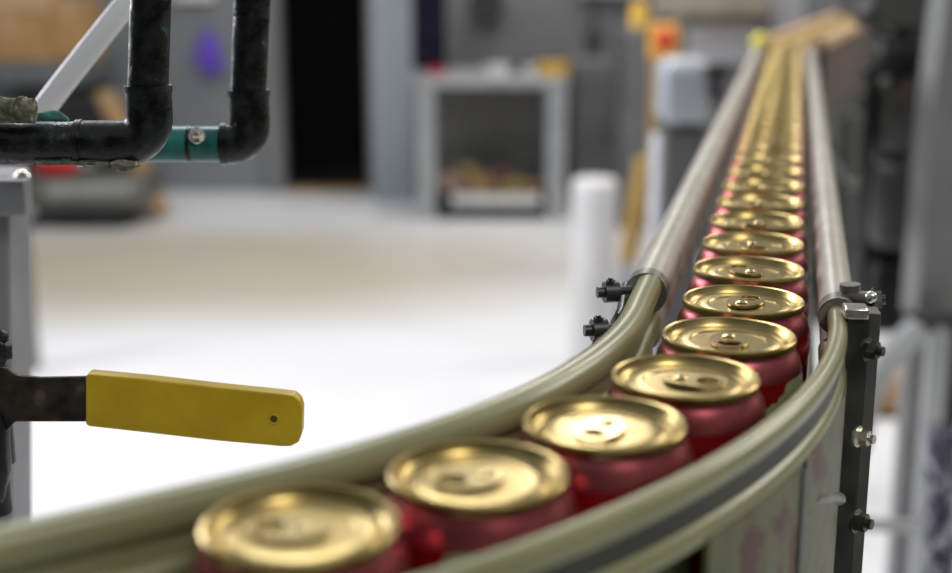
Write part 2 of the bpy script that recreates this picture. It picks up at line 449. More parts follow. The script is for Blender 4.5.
bm = new(); hexbolt(bm, b, (1, -.2, .1), .0042, .0035); obj('clamp_nut', bm, M['bolt'], t0)
bm = new(); blob(bm, at(871, 297, .585), .0028, amp=.03); obj('clamp_screw', bm, M['boltbright'], t0)
# bent rod holding the lower bead to the post
t1 = thing('support_rod', 'bent grey rod joining the lower rail edge to the post', 'rod', at(825, 498, .5))
bm = new(); tube(bm, [at(803, 515, .468), at(806, 504, .468), at(814, 498, .475), at(828, 497, .505), at(839, 499, .545)], .0030, 16)
obj('rod', bm, M['tubedark'], t1)

# bracket and black knobs outside the left rail
p = path(-.015, OL - .012, ZL - .012)[0]
t = thing('rail_bracket', 'black bracket with two knobs on the outer side of the left rail', 'bracket', p)
k1 = at(610, 292, .628); k2 = at(598, 330, .588)
bm = new(); tube(bm, [at(627, 286, .66), at(622, 312, .63), at(612, 332, .60), at(598, 345, .575)], .0030, 10); obj('bracket_arm', bm, M['bolt'], t)
for k in (k1, k2):
    bm = new(); d = Vector((-1, -.15, .0)).normalized()
    tube(bm, [k + Vector((.010, .004, .0)), k - Vector((.001, 0, 0))], .0022, 12)
    tube(bm, [k + Vector((.004, .001, 0)), k + d * .003], .0052, 14)
    tube(bm, [k + d * .003, k + d * .0065], .0028, 12)
    hexbolt(bm, k + Vector((0, -.001, .0045)), (0, -.1, 1), .0022, .0018, False)
    obj('knob', bm, M['knob'], t)

# ------------------------------------------------------------------ pipes, valve, hose on the left
def arc_pts(c, a, b, r, n=12):
    """quarter bend with centre c from direction a to direction b"""
    return [c + (a * math.cos(k * PI / 2 / n) + b * math.sin(k * PI / 2 / n)) * r for k in range(n + 1)]
Y1 = .62; PXM = Y1 / (FPX * math.cos(0)) / 1.0
def pipe_run(name, label, Yd, xv, ytop, yjoin, yh, xleft, rp, bend, mats, collar_y):
    lean = .0035; v_top = at(xv, ytop, Yd); h_lvl = at(xv, yh, Yd).z; vx = at(xv, (yjoin + yh) / 2, Yd).x
    t = thing(name, label, 'pipe', (vx, Yd, h_lvl))
    zc = at(xv, collar_y, Yd).z
    bm = new(); tube(bm, [(vx + lean * 4, Yd, v_top.z + .12), (vx + lean * .0, Yd, zc)], rp, 28); obj('vertical_pipe', bm, M[mats[0]], t)
    # elbow fitting
    c = Vector((vx - bend, Yd, h_lvl + bend))
    pts = [Vector((vx, Yd, zc))] + arc_pts(c, Vector((1, 0, 0)), Vector((0, 0, -1)), bend)
    re = rp * 1.14
    xl = at(xleft[0], yh, Yd).x
    pts += [Vector((xl, Yd, h_lvl))]
    bm = new(); tube(bm, pts, re, 28)
    tube(bm, [(vx, Yd, zc + .0012), (vx, Yd, zc - .0018)], re * 1.05, 28)
    tube(bm, [(xl - .0012, Yd, h_lvl), (xl + .0018, Yd, h_lvl)], re * 1.05, 28)
    obj('elbow', bm, M[mats[1]], t)
    xe = at(xleft[1], yh, Yd).x
    bm = new(); tube(bm, [(xl, Yd, h_lvl), (xe, Yd, h_lvl)], rp * (1.08 if xleft[1] < 0 else 1.0), 28); obj('horizontal_pipe', bm, M[mats[2]], t)
    return t, h_lvl
pA, zA = pipe_run('water_pipe', 'thick tarnished black pipe elbow nearest the left edge, above the yellow handle', .62, 150, 0, 100, 143, (80, -60), .0093, .0125, ('pipe', 'pipecollar', 'pipe'), 88)
pB, zB = pipe_run('water_pipe', 'second black and teal pipe elbow, right of the thicker one', .70, 249.5, 0, 100, 144, (224, 120), .0094, .0105, ('pipe', 'pipecollar', 'teal'), 92)
# pipe clip with screw on the teal run
p = at(197, 133, .685)
t = thing('pipe_clip', 'small clip with bright screw on the teal pipe', 'clip', p)
q = at(190, 144, .70)
bm = new(); tube(bm, [(q.x - .0008, .70, zB), (q.x + .0012, .70, zB)], .0098, 28); obj('band', bm, M['pipe'], t)
bm = new(); hexbolt(bm, at(197, 137, .692), (.1, -.8, .7), .0032, .004); obj('screw', bm, M['boltbright'], t)
# crusted fitting on top of the left pipe
p = at(15, 112, .61)
t = thing('pipe_fitting', 'crusted pale fitting with round lumps on top of the pipe at the left edge', 'fitting', p)
bm = new(); tube(bm, [at(-14, 110, .61), at(34, 111, .61)], .0058, 20)
obj('stub', bm, M['crust'], t)
for x, y, r in ((2, 108, .0042), (23, 108, .0046)):
    bm = new(); blob(bm, at(x, y, .606), r, (1, 1, 1.15), .12, int(x)); obj('nut', bm, M['crust'], t)
o = new(); blob(o, at(50, 120, .63), .0050, (1.8, 1, .9), .1, 5)
obj_ = obj('verdigris_lump', o, M['verd'], t); tag(obj_, 'dark green lump')
o = new(); blob(o, at(124, 165, .613), .0045, (1.6, .8, .6), .15, 9); tag(obj('crust_lump', o, M['crust'], pA), 'pale crust under the elbow')
o = new(); tube(o, [at(34, 163.5, .612), at(80, 163, .611), at(110, 164.5, .612)], .0009, 8); obj('underside_glint', o, M['crust'], pA)  # thin pale line painted as the bright outline along the pipe's underside

# hose
t_ = new(); tube(t_, [at(20, 140, .74), at(45, 107, .74), at(64, 82, .742), at(83, 58, .745), at(106, 29, .75), at(130, -1, .755), at(180, -62, .77), at(225, -120, .78)], .0064, 24)
tag(obj('white_hose', t_, M['hose']), 'white plastic hose slanting up from the pipe to the top edge', 'hose')

# ball valve with yellow lever
VY = .60
t = thing('ball_valve', 'ball valve lever with yellow grip pointing right from the left edge', 'valve', at(0, 400, VY))
cb = at(-22, 400, VY + .012)
bm = new()
tube(bm, [cb + Vector((0, .005, .055)), cb + Vector((0, .005, .034)), cb + Vector((0, .005, .03)), cb + Vector((0, .005, -.034)), cb + Vector((0, .005, -.036)), cb + Vector((0, .005, -.06))],
     [.010, .010, .0135, .0135, .010, .010], 28)
obj('valve_body', bm, M['blackiron'], t)
bm = new(); blob(bm, at(2, 352, VY), .0044, (1, 1, 1.4), .15, 3); blob(bm, at(3, 337, VY), .003, (1, 1, 1), .1, 4); obj('stem_nut', bm, M['blackiron'], t)
bm = new(); blob(bm, at(-3, 445, VY), .0062, (1, 1, 4.2), .1, 6); obj('stop_lug', bm, M['blackiron'], t)
def plate(pts, y0, th, m, name, parent, bev):
    bm = new()
    P = [at(x, y, y0) for x, y in pts]
    f = [bm.verts.new((p.x, y0 - th / 2, p.z)) for p in P]; g = [bm.verts.new((p.x, y0 + th / 2, p.z)) for p in P]
    n = len(P)
    bm.faces.new(f); bm.faces.new(g[::-1])
    for k in range(n): bm.faces.new((f[k], f[(k + 1) % n], g[(k + 1) % n], g[k]))
    return obj(name, bm, m, parent, bevel=bev)
st = plate([(-12, 365), (8, 368), (18, 375), (40, 377), (92, 376), (92, 421), (40, 421), (16, 421), (6, 432), (-12, 440)], VY, .003, M['strap'], 'lever_strap', t, .0008)
gpts = [(88, 373), (91, 371.5), (150, 377), (220, 385), (284, 391.5), (295, 393), (301, 398), (303.5, 406), (303, 430), (300, 439), (292, 443.5), (283, 443.5), (220, 438), (150, 430), (91, 423.5), (88, 421)]
gr = plate(gpts, VY, .0085, M['yellow'], 'grip', t, .0026)
tag(gr, 'yellow vinyl grip sleeve')
c = at(275, 416, VY); 
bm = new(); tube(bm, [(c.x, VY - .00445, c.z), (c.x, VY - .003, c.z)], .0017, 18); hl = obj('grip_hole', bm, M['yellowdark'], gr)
bm = new(); v = bmesh.ops.create_circle(bm, segments=8, radius=.001)  # raised rim of the hole
bm.free(); bm = new()
ringpts = [Vector((c.x + .0022 * math.cos(a), VY - .0043, c.z + .0022 * math.sin(a))) for a in [2 * PI * k / 20 for k in range(21)]]
tube(bm, ringpts, .00045, 8, cap=False); obj('hole_rim', bm, M['yellow'], gr)

# grey stand at the left edge
p = at(0, 400, .78)
t = thing('steel_stand', 'light grey steel post at the left edge behind the valve', 'post', (p.x, .80, 0))
xr = at(12, 350, .78).x
bm = new(); 
za = at(0, 176, .78).z; xt = at(9, 176, .78).x; dx = at(12, 520, .78).x - xt; dz = za - at(12, 520, .78).z; xb_ = xt + dx * za / dz
q = [bm.verts.new(v) for v in ((xb_ - .04, .78, 0), (xb_, .78, 0), (xb_, .82, 0), (xb_ - .04, .82, 0), (xt - .04, .78, za), (xt, .78, za), (xt, .82, za), (xt - .04, .82, za))]
for f_ in ((0, 1, 2, 3), (4, 5, 6, 7), (0, 1, 5, 4), (1, 2, 6, 5), (2, 3, 7, 6), (3, 0, 4, 7)): bm.faces.new([q[k] for k in f_])
obj('upright', bm, M['post'], t, bevel=.002)
a = at(32, 213, .775); b = at(-20, 178, .775)
bm = new(); box(bm, (b.x, .765, a.z), (a.x, .78, b.z)); obj('head_plate', bm, M['post'], t, bevel=.0015)
bm = new(); hexbolt(bm, at(22, 176, .765), (0, -.2, 1), .0035, .002); obj('plate_glint', bm, M['boltbright'], t)  # bright bolt shape stands in for a highlight on the plate's top

# ------------------------------------------------------------------ the setting
def struct(name, lo, hi, m):
    bm = new(); box(bm, lo, hi); o = obj(name, bm, m, smooth=False); o['kind'] = 'structure'; return o
struct('floor', (-6, -3, -.1), (8, 12, 0), M['floor'])
YW = 8.2
xa = at(284, 150, YW).x; xb = at(368, 150, YW).x
struct('wall_back_left', (-6, YW, 0), (xa, YW + .15, 4), M['wallL'])
struct('wall_back_right', (xb, YW, 0), (8, YW + .15, 4), M['wallR'])
struct('wall_back_lintel', (xa, YW, 2.6), (xb, YW + .15, 4), M['wallL'])
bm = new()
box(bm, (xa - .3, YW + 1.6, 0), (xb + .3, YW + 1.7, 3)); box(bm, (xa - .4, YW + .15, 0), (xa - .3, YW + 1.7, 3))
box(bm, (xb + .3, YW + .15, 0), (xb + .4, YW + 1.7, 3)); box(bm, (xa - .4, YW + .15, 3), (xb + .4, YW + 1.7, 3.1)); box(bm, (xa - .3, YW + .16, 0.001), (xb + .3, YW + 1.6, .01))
o = obj('wall_dark_passage', bm, M['black'], smooth=False); o['kind'] = 'structure'  # black walls carry the unlit passage's darkness in their colour
struct('wall_behind_camera', (-6, -3.1, 0), (8, -3, 4), M['mach'])  # unseen wall, added dark so pipes and can fronts reflect less
struct('wall_left', (-6.1, -3, 0), (-6, 12, 4), M['wallL'])
struct('wall_right', (8, -3, 0), (8.1, 12, 4), M['wallR'])
x2 = at(414, 150, YW - .35).x; x1 = at(373, 150, YW - .35).x
struct('trim_door', (x1, YW - .35, 0), (x2, YW, 4), M['jamb'])
struct('trim_sill', (xa, YW - .04, 0), (xb, YW + .12, .012), M['wood'])
struct('trim_doorstop', (xa - .10, YW - .05, 0), (xa, YW, 2.7), M['wallR'])
bm = new(); box(bm, (at(175, 0, YW).x, YW - .06, at(0, 1, YW).z), (at(216, 0, YW).x, YW, at(0, -8, YW).z)); tag(obj('cable_conduit', bm, M['white'], bevel=.01), 'white conduit strip high on the wall between the two pipes', 'conduit')

# ------------------------------------------------------------------ background left
def bx(bm, x0, y0, x1, y1, Y, dep, **k):
    a = at(x0, y1, Y); b = at(x1, y0, Y); box(bm, (a.x, Y, a.z), (b.x, Y + dep, b.z), **k)
# shelf with cardboard boxes
Ys = 7.55
sa = at(-40, 84, Ys); sb = at(84, 62, Ys)
t = thing('storage_shelf', 'grey storage shelf holding brown cartons at the upper left', 'shelf', (sa.x, Ys, 0))
bm = new(); box(bm, (sa.x, Ys, sa.z), (sb.x, Ys + .65, sb.z)); obj('shelf_board', bm, M['shelf'], t, bevel=.005)
for xx in (sa.x + .1, sb.x - .12):
    bm = new(); box(bm, (xx, Ys + .05, sa.z - .04), (xx + .03, Ys + .6, sa.z)); box(bm, (xx, Ys + .56, sa.z - .3), (xx + .03, Ys + .64, sa.z)); obj('bracket', bm, M['shelf'], t)
def carton(x0, y0, x1, y1, Y, m, lab, zb=None):
    a = at(x0, y1, Y); b = at(x1, y0, Y); a.z = zb if zb is not None else a.z
    t = thing('cardboard_box', lab, 'box', ((a.x + b.x) / 2, Y, a.z))
    bm = new(); box(bm, (a.x, Y, a.z), (b.x, Y + .35, b.z)); obj('carton', bm, M[m], t, bevel=.006)
    bm = new(); c = (a.x + b.x) / 2; box(bm, (c - .025, Y - .002, b.z - .12), (c + .025, Y + .352, b.z + .003)); obj('tape', bm, M['cardpale'], t)
carton(-30, 12, 48, 62, Ys + .03, 'card', 'larger brown cardboard box on the grey shelf at the upper left corner', sb.z + .001)
carton(53, 0, 86, 62, Ys + .05, 'card', 'narrow brown cardboard box standing right of the larger one on the shelf', sb.z + .001)
carton(-10, -40, 46, 10, Ys + .04, 'cardpale', 'pale cardboard box on top of the larger brown box, cut by the frame', at(0, 12, Ys + .03).z + .004)
# dark bin and leaning planks
p = at(75, 100, 6.0)
t = thing('waste_bin', 'dark bin in the shade under the grey shelf', 'bin', (p.x, 7.7, 0))
a = at(20, 178, 7.62); b = at(98, 101, 7.62)
bm = new(); box(bm, (a.x, 7.6, 0), (b.x, 7.95, b.z)); obj('bin_body', bm, M['dark'], t, bevel=.03)
bm = new(); box(bm, (a.x - .01, 7.59, b.z), (b.x + .01, 7.96, b.z + .03)); obj('rim', bm, M['motordark'], t, bevel=.01)
def plank(pa, pb, w, m, lab, nm='wooden_plank'):
    t_ = new(); d = (pb - pa); L = d.length
    vs = box(t_, (-w / 2, -.02, 0), (w / 2, .02, L))
    q = d.to_track_quat('Z', 'Y'); 
    for v in vs: v.co = q @ v.co + pa
    return tag(obj(nm, t_, M[m], bevel=.004), lab, 'plank')
plank(at(162, 214, 7.3), at(104, 92, 7.45), .13, 'wood', 'wooden plank leaning left behind the black pipe elbow')
# short grey post and a low floor unit with a red tool
p0 = at(23, 374, 4.45); zt = at(20, 214, 4.45).z; w_ = 12 / FPX * 4.5
t = thing('short_post', 'short grey floor post at the left, behind the steel post and valve', 'post', (p0.x, 4.5, 0))
bm = new(); box(bm, (p0.x - w_, 4.45, 0), (p0.x + w_, 4.53, zt - .02)); obj('shaft', bm, M['tubedark'], t, bevel=.006)
bm = new(); box(bm, (p0.x - w_ - .01, 4.44, zt - .02), (p0.x + w_ + .02, 4.54, zt)); obj('cap', bm, M['column'], t, bevel=.006)  # lighter cap stands in for the highlight on top of the post
Yl = 6.95
fl = at(36, 224, Yl); xr_ = at(142, 200, Yl).x; xl = at(-10, 200, Yl).x; zt = at(80, 182, Yl).z
t = thing('floor_unit', 'low grey machine on the floor at the left, under the black pipe', 'machine', (fl.x, Yl, 0))
bm = new(); box(bm, (xl, Yl + .05, .10), (xr_, Yl + .6, zt)); obj('housing', bm, M['tubedark'], t, bevel=.04)
bm = new(); box(bm, (xl + .02, Yl + .08, 0), (xr_ - .12, Yl + .55, .11)); obj('shade_skid', bm, M['dark'], t, bevel=.01)  # dark block stands in for the shadow beneath the housing
bm = new(); tube(bm, [(xl + .3, Yl + .03, .2), (xr_ - .06, Yl + .03, .2)], .045, 14); obj('pipe_roll', bm, M['column'], t)
a = at(60, 182, Yl + .2)
t = thing('hand_drill', 'red power tool lying on the low grey machine under the pipe', 'tool', (a.x, Yl + .2, zt))
bm = new(); tube(bm, [(a.x - .10, Yl + .2, zt + .06), (a.x + .06, Yl + .2, zt + .06), (a.x + .11, Yl + .2, zt + .06)], [.058, .058, .03], 18); obj('motor_case', bm, M['red'], t)
bm = new(); tube(bm, [(a.x + .11, Yl + .2, zt + .06), (a.x + .2, Yl + .2, zt + .058)], [.03, .018], 14); obj('grey_shaft', bm, M['column'], t)

# purple glove on wall
p = at(209, 48, YW - .05)
t = thing('rubber_glove', 'purple rubber glove hanging on the blue-grey wall', 'glove', p)
bm = new(); blob(bm, p, .075, (.85, .45, 1.35), .06, 3)
for k in range(4):
    a = -.28 + .2 * k
    tube(bm, [p + Vector((.035 * (k - 1.3), -.01, -.05)), p + Vector((.035 * (k - 1.3) + .02, -.02, -.16 + .012 * abs(k - 1)))], [.022, .015], 10)
tube(bm, [p + Vector((-.05, -.01, .0)), p + Vector((-.085, -.02, -.07))], [.024, .016], 10)
obj('glove_skin', bm, M['purple'], t)
bm = new(); tube(bm, [p + Vector((0, .05, .1)), p + Vector((0, -.02, .1))], .008, 8); obj('hook', bm, M['dark'], t)

# ------------------------------------------------------------------ bench against back wall
YB = 7.25
gl = at(432, 208, YB); gr_ = at(562, 225, YB)
top = at(490, 78, YB).z
xl, xr_ = at(417, 200, YB).x, at(565, 200, YB).x
t = thing('steel_bench', 'grey steel bench with open lower shelf against the back wall', 'bench', (xl, YB, 0))
bm = new(); box(bm, (xl - .01, YB, top - .05), (xr_ + .01, YB + .75, top)); obj('bench_top', bm, M['benchsteel'], t, bevel=.005)
for x, w in ((xl, .10), (xr_ - .10, .10)):
    for y in (YB + .01, YB + .66):
        bm = new(); box(bm, (x, y, 0), (x + w, y + .08, top - .05)); obj('leg', bm, M['benchsteel'], t, bevel=.004)
bm = new(); box(bm, (xl + .02, YB + .02, .03), (xr_ - .02, YB + .72, .07)); obj('lower_shelf', bm, M['dark'], t, bevel=.004)
bm = new(); box(bm, (xl + .08, YB + .68, .14), (xr_ - .08, YB + .70, top - .05)); obj('back_sheet', bm, M['tablegrey'], t)
def lath(name, lab, cat, px, py0, py1, rpx, Y, m, taper=1., cap=None, zbase=None):
    a = at(px, py1, Y); b = at(px, py0, Y); r = rpx / FPX * Y
    z0 = a.z if zbase is None else zbase; h = max(.03, b.z - z0)
    t = thing(name, lab, cat, (a.x, Y, z0))
    bm = new(); lathe(bm, [(0, 0), (r * taper, 0), (r, h * .85), (r * .97, h), (r * .8, h), (0, h * .995)], (a.x, Y, z0), 28); obj('body', bm, M[m], t)
    if cap:
        bm = new(); lathe(bm, [(r * .99, h * .92), (r * 1.05, h * .92), (r * 1.05, h), (0, h * 1.02)], (a.x, Y, z0), 28); obj('lid', bm, M[cap], t)
    return t
lath('plastic_tub', 'white tub on the middle of the steel bench', 'tub', 498, 65, 80, 13, YB + .2, 'white', .9, 'white', top)
lath('tape_roll', 'pale roll beside the yellow tub on the bench', 'roll', 530, 66, 80, 8, YB + .3, 'palecyl', 1, None, top)
lath('plastic_tub', 'yellow tub at the right end of the steel bench', 'tub', 553, 63, 80, 17, YB + .22, 'amber', .9, 'amber', top)
lath('red_cup', 'small red cup on the left end of the steel bench', 'cup', 437, 70, 80, 9, YB + .25, 'red', .85, None, top)
p = at(515, 66, YB + .35)
bm = new(); blob(bm, (p.x, p.y, top + .025), .06, (1.1, 1, .42), .1, 8); tag(obj('black_cloth', bm, M['dark']), 'crumpled black cloth between the tubs on the bench', 'cloth')
# tray and rags under the bench
a = at(458, 215, YB + .2)
t = thing('plastic_tray', 'pale tray on the lower shelf of the bench, under the rags', 'tray', (0, YB + .3, .07))
bm = new(); box(bm, (at(452, 200, YB + .1).x, YB + .06, .072), (at(540, 200, YB + .1).x, YB + .5, .085))
box(bm, (at(452, 200, YB + .1).x, YB + .05, .072), (at(540, 200, YB + .1).x, YB + .065, .135)); obj('tray_body', bm, M['white'], t, bevel=.004)
for k, (px, py, r, m, w) in enumerate(((452, 184, 17, 'rag2', 'pinkish rag at the left of the heap under the bench'), (468, 171, 12, 'rag4', 'olive rag high on the left of the heap under the bench'),
        (482, 186, 18, 'rag1', 'brown rag in the middle of the heap under the bench'), (500, 175, 13, 'rag3', 'maroon rag on top of the heap under the bench'),
        (510, 188, 16, 'rag4', 'ochre rag front right in the heap under the bench'), (530, 187, 13, 'rag1', 'brown rag at the right end of the heap under the bench'))):
    p = at(px, py, YB + .25); r = r / FPX * YB * .9
    bm = new(); blob(bm, (p.x, p.y, max(p.z, .09 + r * .75)), r, (1.15, 1.1, .72), .18, k + 20); tag(obj('rag', bm, M[m]), w, 'rag', 'rags heaped on the bench shelf')
# navy bag on the wall and dark item
p = at(430, 30, YW - .5)
t = thing('cloth_apron', 'dark navy apron hanging on the wall left of the bench', 'apron', p)
bm = new(); a = at(412, 70, 7.6); b = at(446, -30, 7.6)
n = 14; rows = []
for j in range(9):
    z = b.z + (a.z - b.z) * j / 8; row = []
    for i in range(n):
        x = a.x + (b.x - a.x) * i / (n - 1) * (1 if j > 2 else .8 + .1 * j)
        row.append(bm.verts.new((x, 7.62 + .018 * math.sin(i * 1.7 + j * .2), z)))
    rows.append(row)
for r0, r1 in zip(rows, rows[1:]):
    for i in range(n - 1): bm.faces.new((r0[i], r0[i + 1], r1[i + 1], r1[i]))
bmesh.ops.solidify(bm, geom=bm.faces[:], thickness=.015)
obj('cloth_panel', bm, M['navy'], t)
bm = new(); tube(bm, [(a.x + .08, 7.62, b.z - .01), ((a.x + b.x) / 2, 7.63, b.z + .12), (b.x - .06, 7.62, b.z - .01)], .008, 8); obj('strap', bm, M['navy'], t)
t = thing('wall_lamp', 'dark round wall fitting high above the bench', 'lamp', at(486, 5, YW - .1))
p = at(486, 5, YW - .02)
bm = new(); tube(bm, [p + Vector((0, .02, 0)), p + Vector((0, -.1, 0))], [.09, .11], 20); obj('housing', bm, M['dark'], t)
bm = new(); tube(bm, [p + Vector((0, 0, .05)), p + Vector((0, 0, .4))], .02, 10); obj('conduit', bm, M['dark'], t)

# ------------------------------------------------------------------ middle: cabinets, drum, machine
def cabinet(x0, x1, y0, Y, dep, m, lab, nm='control_cabinet', md='motordark', zf=0.):
    a = at(x0, 200, Y); b = at(x1, y0, Y)
    t = thing(nm, lab, 'cabinet', ((a.x + b.x) / 2, Y, zf))
    bm = new(); box(bm, (a.x, Y, zf), (b.x, Y + dep, b.z)); obj('housing', bm, M[m], t, bevel=.006)
    w = b.x - a.x
    bm = new(); box(bm, (a.x + w * .08, Y - .012, zf + .12), (b.x - w * .08, Y, b.z - .06)); d = obj('door', bm, M[m], t, bevel=.004)
    bm = new(); box(bm, (b.x - w * .18, Y - .03, (zf + b.z) / 2 - .05), (b.x - w * .14, Y - .01, (zf + b.z) / 2 + .05)); obj('handle', bm, M[md], d, bevel=.003)
    return t
cabinet(572, 618, 62, 7.6, .4, 'panel', 'tall grey cabinet right of the bench, behind the white bin')
cabinet(618, 672, 30, 7.0, .4, 'panellight' if 0 else 'panel', 'tall grey cabinet behind the yellow post and orange switch')
p = at(594, 42, 6.9)
t = thing('wall_switch', 'small black switch box on the wall above the grey cabinet', 'switch', p)
bm = new(); bx(bm, 586, 30, 603, 56, 6.9, .05); obj('switch_box', bm, M['dark'], t, bevel=.01)
bm = new(); tube(bm, [at(594, 30, 6.93), at(592, -60, 6.93)], .012, 8); obj('conduit', bm, M['dark'], t)
a = at(570, 60, 7.05); b = at(660, 8, 7.05)
t = thing('wall_board', 'light grey board behind the black switch box', 'board', ((a.x + b.x) / 2, 7.3, 1.0))
bm = new(); bm = new(); box(bm, (a.x + .12, 8.08, 1.2), (b.x + .1, 8.12, b.z + .3)); obj('sheet', bm, M['panellight'], t)

def drum(x0, x1, y0, Y, lab):
    a = at(x0, 350, Y); b = at(x1, y0, Y); r = (b.x - a.x) / 2; h = b.z; cx = (a.x + b.x) / 2
    t = thing('white_bin', lab, 'bin', (cx, Y + r, 0))
    bm = new(); lathe(bm, [(0, 0), (r * .98, 0), (r * .99, .02), (r, h * .92), (r, h - .03)], (cx, Y + r, 0), 32); obj('bin_wall', bm, M['white'], t)
    bm = new(); lathe(bm, [(r * 1.0, h - .04), (r * 1.015, h - .04), (r * 1.01, h - .015), (r * .9, h), (0, h + .004)], (cx, Y + r, 0), 32); obj('bin_lid', bm, M['white'], t)
drum(571, 620, 183, 4.5, 'tall white bin standing on the floor left of the can row')
# amber post
tube_ = new(); t = thing('yellow_post', 'amber yellow upright post left of the rail, beside the white bin', 'post', at(636, 260, 4.0))
bm = new(); a = at(627, 262, 4.0); b = at(645, 158, 4.0); lo = a + (a - b) * 1.0
tube(bm, [a, b], .028, 14); obj('post_tube', bm, M['ochre'], t)
bm = new(); tube(bm, [Vector((lo.x, lo.y, .02)), a + (b - a) * .01], .029, 14); obj('grey_sleeve', bm, M['benchsteel'], t)
bm = new(); lathe(bm, [(0, 0), (.08, 0), (.08, .02), (.035, .03)], (lo.x, lo.y, 0), 20); obj('foot', bm, M['angle'], t)
# pale cylinder
t = thing('pale_cylinder', 'pale blue-white upright cylinder left of the far rail', 'cylinder', (at(662, 180, 3.8).x, 3.9, 0))
c = at(663, 133, 3.9); r = 12 / FPX * 3.9
bm = new(); lathe(bm, [(0, 0), (r, 0), (r, c.z - .02), (r * .85, c.z), (0, c.z)], (c.x, 3.9, 0), 28); obj('shell', bm, M['palecyl'], t)
bm = new(); lathe(bm, [(r * .5, c.z), (r * .5, c.z + .02), (0, c.z + .02)], (c.x, 3.9, 0), 20); obj('cap', bm, M['dark'], t)
# drive machine (pale) with dark bracket
Yk = 3.3
a = at(664, 126, Yk); b = at(712, 60, Yk)
t = thing('drive_motor', 'pale blue-grey motor housing left of the far end of the can row', 'motor', ((a.x + b.x) / 2, Yk, 0))
bm = new(); bx(bm, 661, 60, 716, 126, Yk, .16); obj('motor_housing', bm, M['motor'], t, bevel=.03)
bm = new(); bx(bm, 708, 64, 732, 76, Yk - .03, .06); bx(bm, 714, 76, 724, 104, Yk - .03, .06); obj('black_bracket', bm, M['dark'], t, bevel=.004)
bm = new(); bx(bm, 672, 126, 704, 134, Yk + .01, .12); obj('base_flange', bm, M['motordark'], t, bevel=.004)
bm = new(); bx(bm, 674, 134, 700, 260, Yk + .02, .1); q = at(687, 134, Yk); box(bm, (q.x - .05, Yk + .03, 0), (q.x + .05, Yk + .12, q.z)); obj('pedestal', bm, M['panel'], t)
# emergency stop box on stand
Ye = 4.25
p = at(664, 40, Ye)
t = thing('emergency_stop', 'amber box with red stop button above the pale motor', 'switch', (p.x, Ye, 0))
bm = new(); box(bm, p + Vector((-.045, .0, -.062)), p + Vector((.05, .05, .05))); obj('switch_case', bm, M['orange'], t, bevel=.015)
bm = new(); lathe(bm, [(0, 0), (.01, 0)], (0, 0, 0), 8); bm.free()
bm = new(); tube(bm, [p, p + Vector((0, -.02, .002)), p + Vector((0, -.035, .002))], [.016, .016, .030], 20); tube(bm, [p + Vector((0, -.035, .002)), p + Vector((0, -.045, .002))], [.030, .020], 20); obj('stop_button', bm, M['red'], t)
q = at(657, 60, Ye)
bm = new(); tube(bm, [p + Vector((-.012, .05, -.03)), (q.x, Ye + .06, q.z), (q.x, Ye + .06, 0)], .012, 12); obj('stand_pole', bm, M['ochre'], t)
# amber lamp at top
t = thing('beacon_lamp', 'amber warning beacon at the top edge left of the stop button', 'lamp', at(640, 18, 4.6))
c = at(639, 28, 4.6)
bm = new(); lathe(bm, [(0, 0), (.03, 0), (.032, .06), (.02, .085), (0, .09)], c, 20); obj('dome', bm, M['amber'], t)
bm = new(); lathe(bm, [(0, 0), (.036, 0), (.036, -.03), (.01, -.032), (.01, -.2)], c, 20); obj('base', bm, M['panel'], t)
bm = new(); tube(bm, [c + Vector((0, 0, -.19)), Vector((c.x, c.y, 0))], .01, 8); obj('pole', bm, M['panel'], t)
# yellow knob at rail end
c = at(760, 42, 2.45)
bm = new(); blob(bm, c, .0165, (1, 1, 1), 0, 1, 3); kn = tag(obj('end_knob', bm, M['lemon'], left_rail), 'bright yellow round knob')
bm = new(); tube(bm, [c + Vector((0, 0, -.012)), c + Vector((.01, 0, -.05))], .004, 10); obj('stem', bm, M['bolt'], kn)
# long beam and frame behind
Ym = 5.6
t = thing('steel_gantry', 'beige and brown machine beam crossing behind the far end of the rails', 'machine', (at(720, 100, Ym).x, Ym, 0))
bm = new(); bx(bm, 655, -14, 770, 15, Ym, .12); obj('upper_beam', bm, M['beam'], t, bevel=.01)
bm = new(); bx(bm, 688, 15, 772, 26, Ym + .02, .1); obj('lower_beam', bm, M['beamdark'], t, bevel=.006)
bm = new(); bx(bm, 690, 27, 765, 62, Ym + .15, .06); obj('guard_panel', bm, M['guard'], t)
bm = new(); bx(bm, 756, -20, 806, 30, Ym + .1, .06); obj('rear_panel', bm, M['panellight'], t)
for x in (662, 760):
    q = at(x, 60, Ym + .2)
    bm = new(); box(bm, (q.x - .04, Ym + .2, 0), (q.x + .04, Ym + .28, at(x, -10, Ym).z)); obj('leg', bm, M['panel'], t)
cabinet(690, 830, 62, 6.4, .5, 'panel', 'wide dark grey cabinet behind the far rails, under the beam')

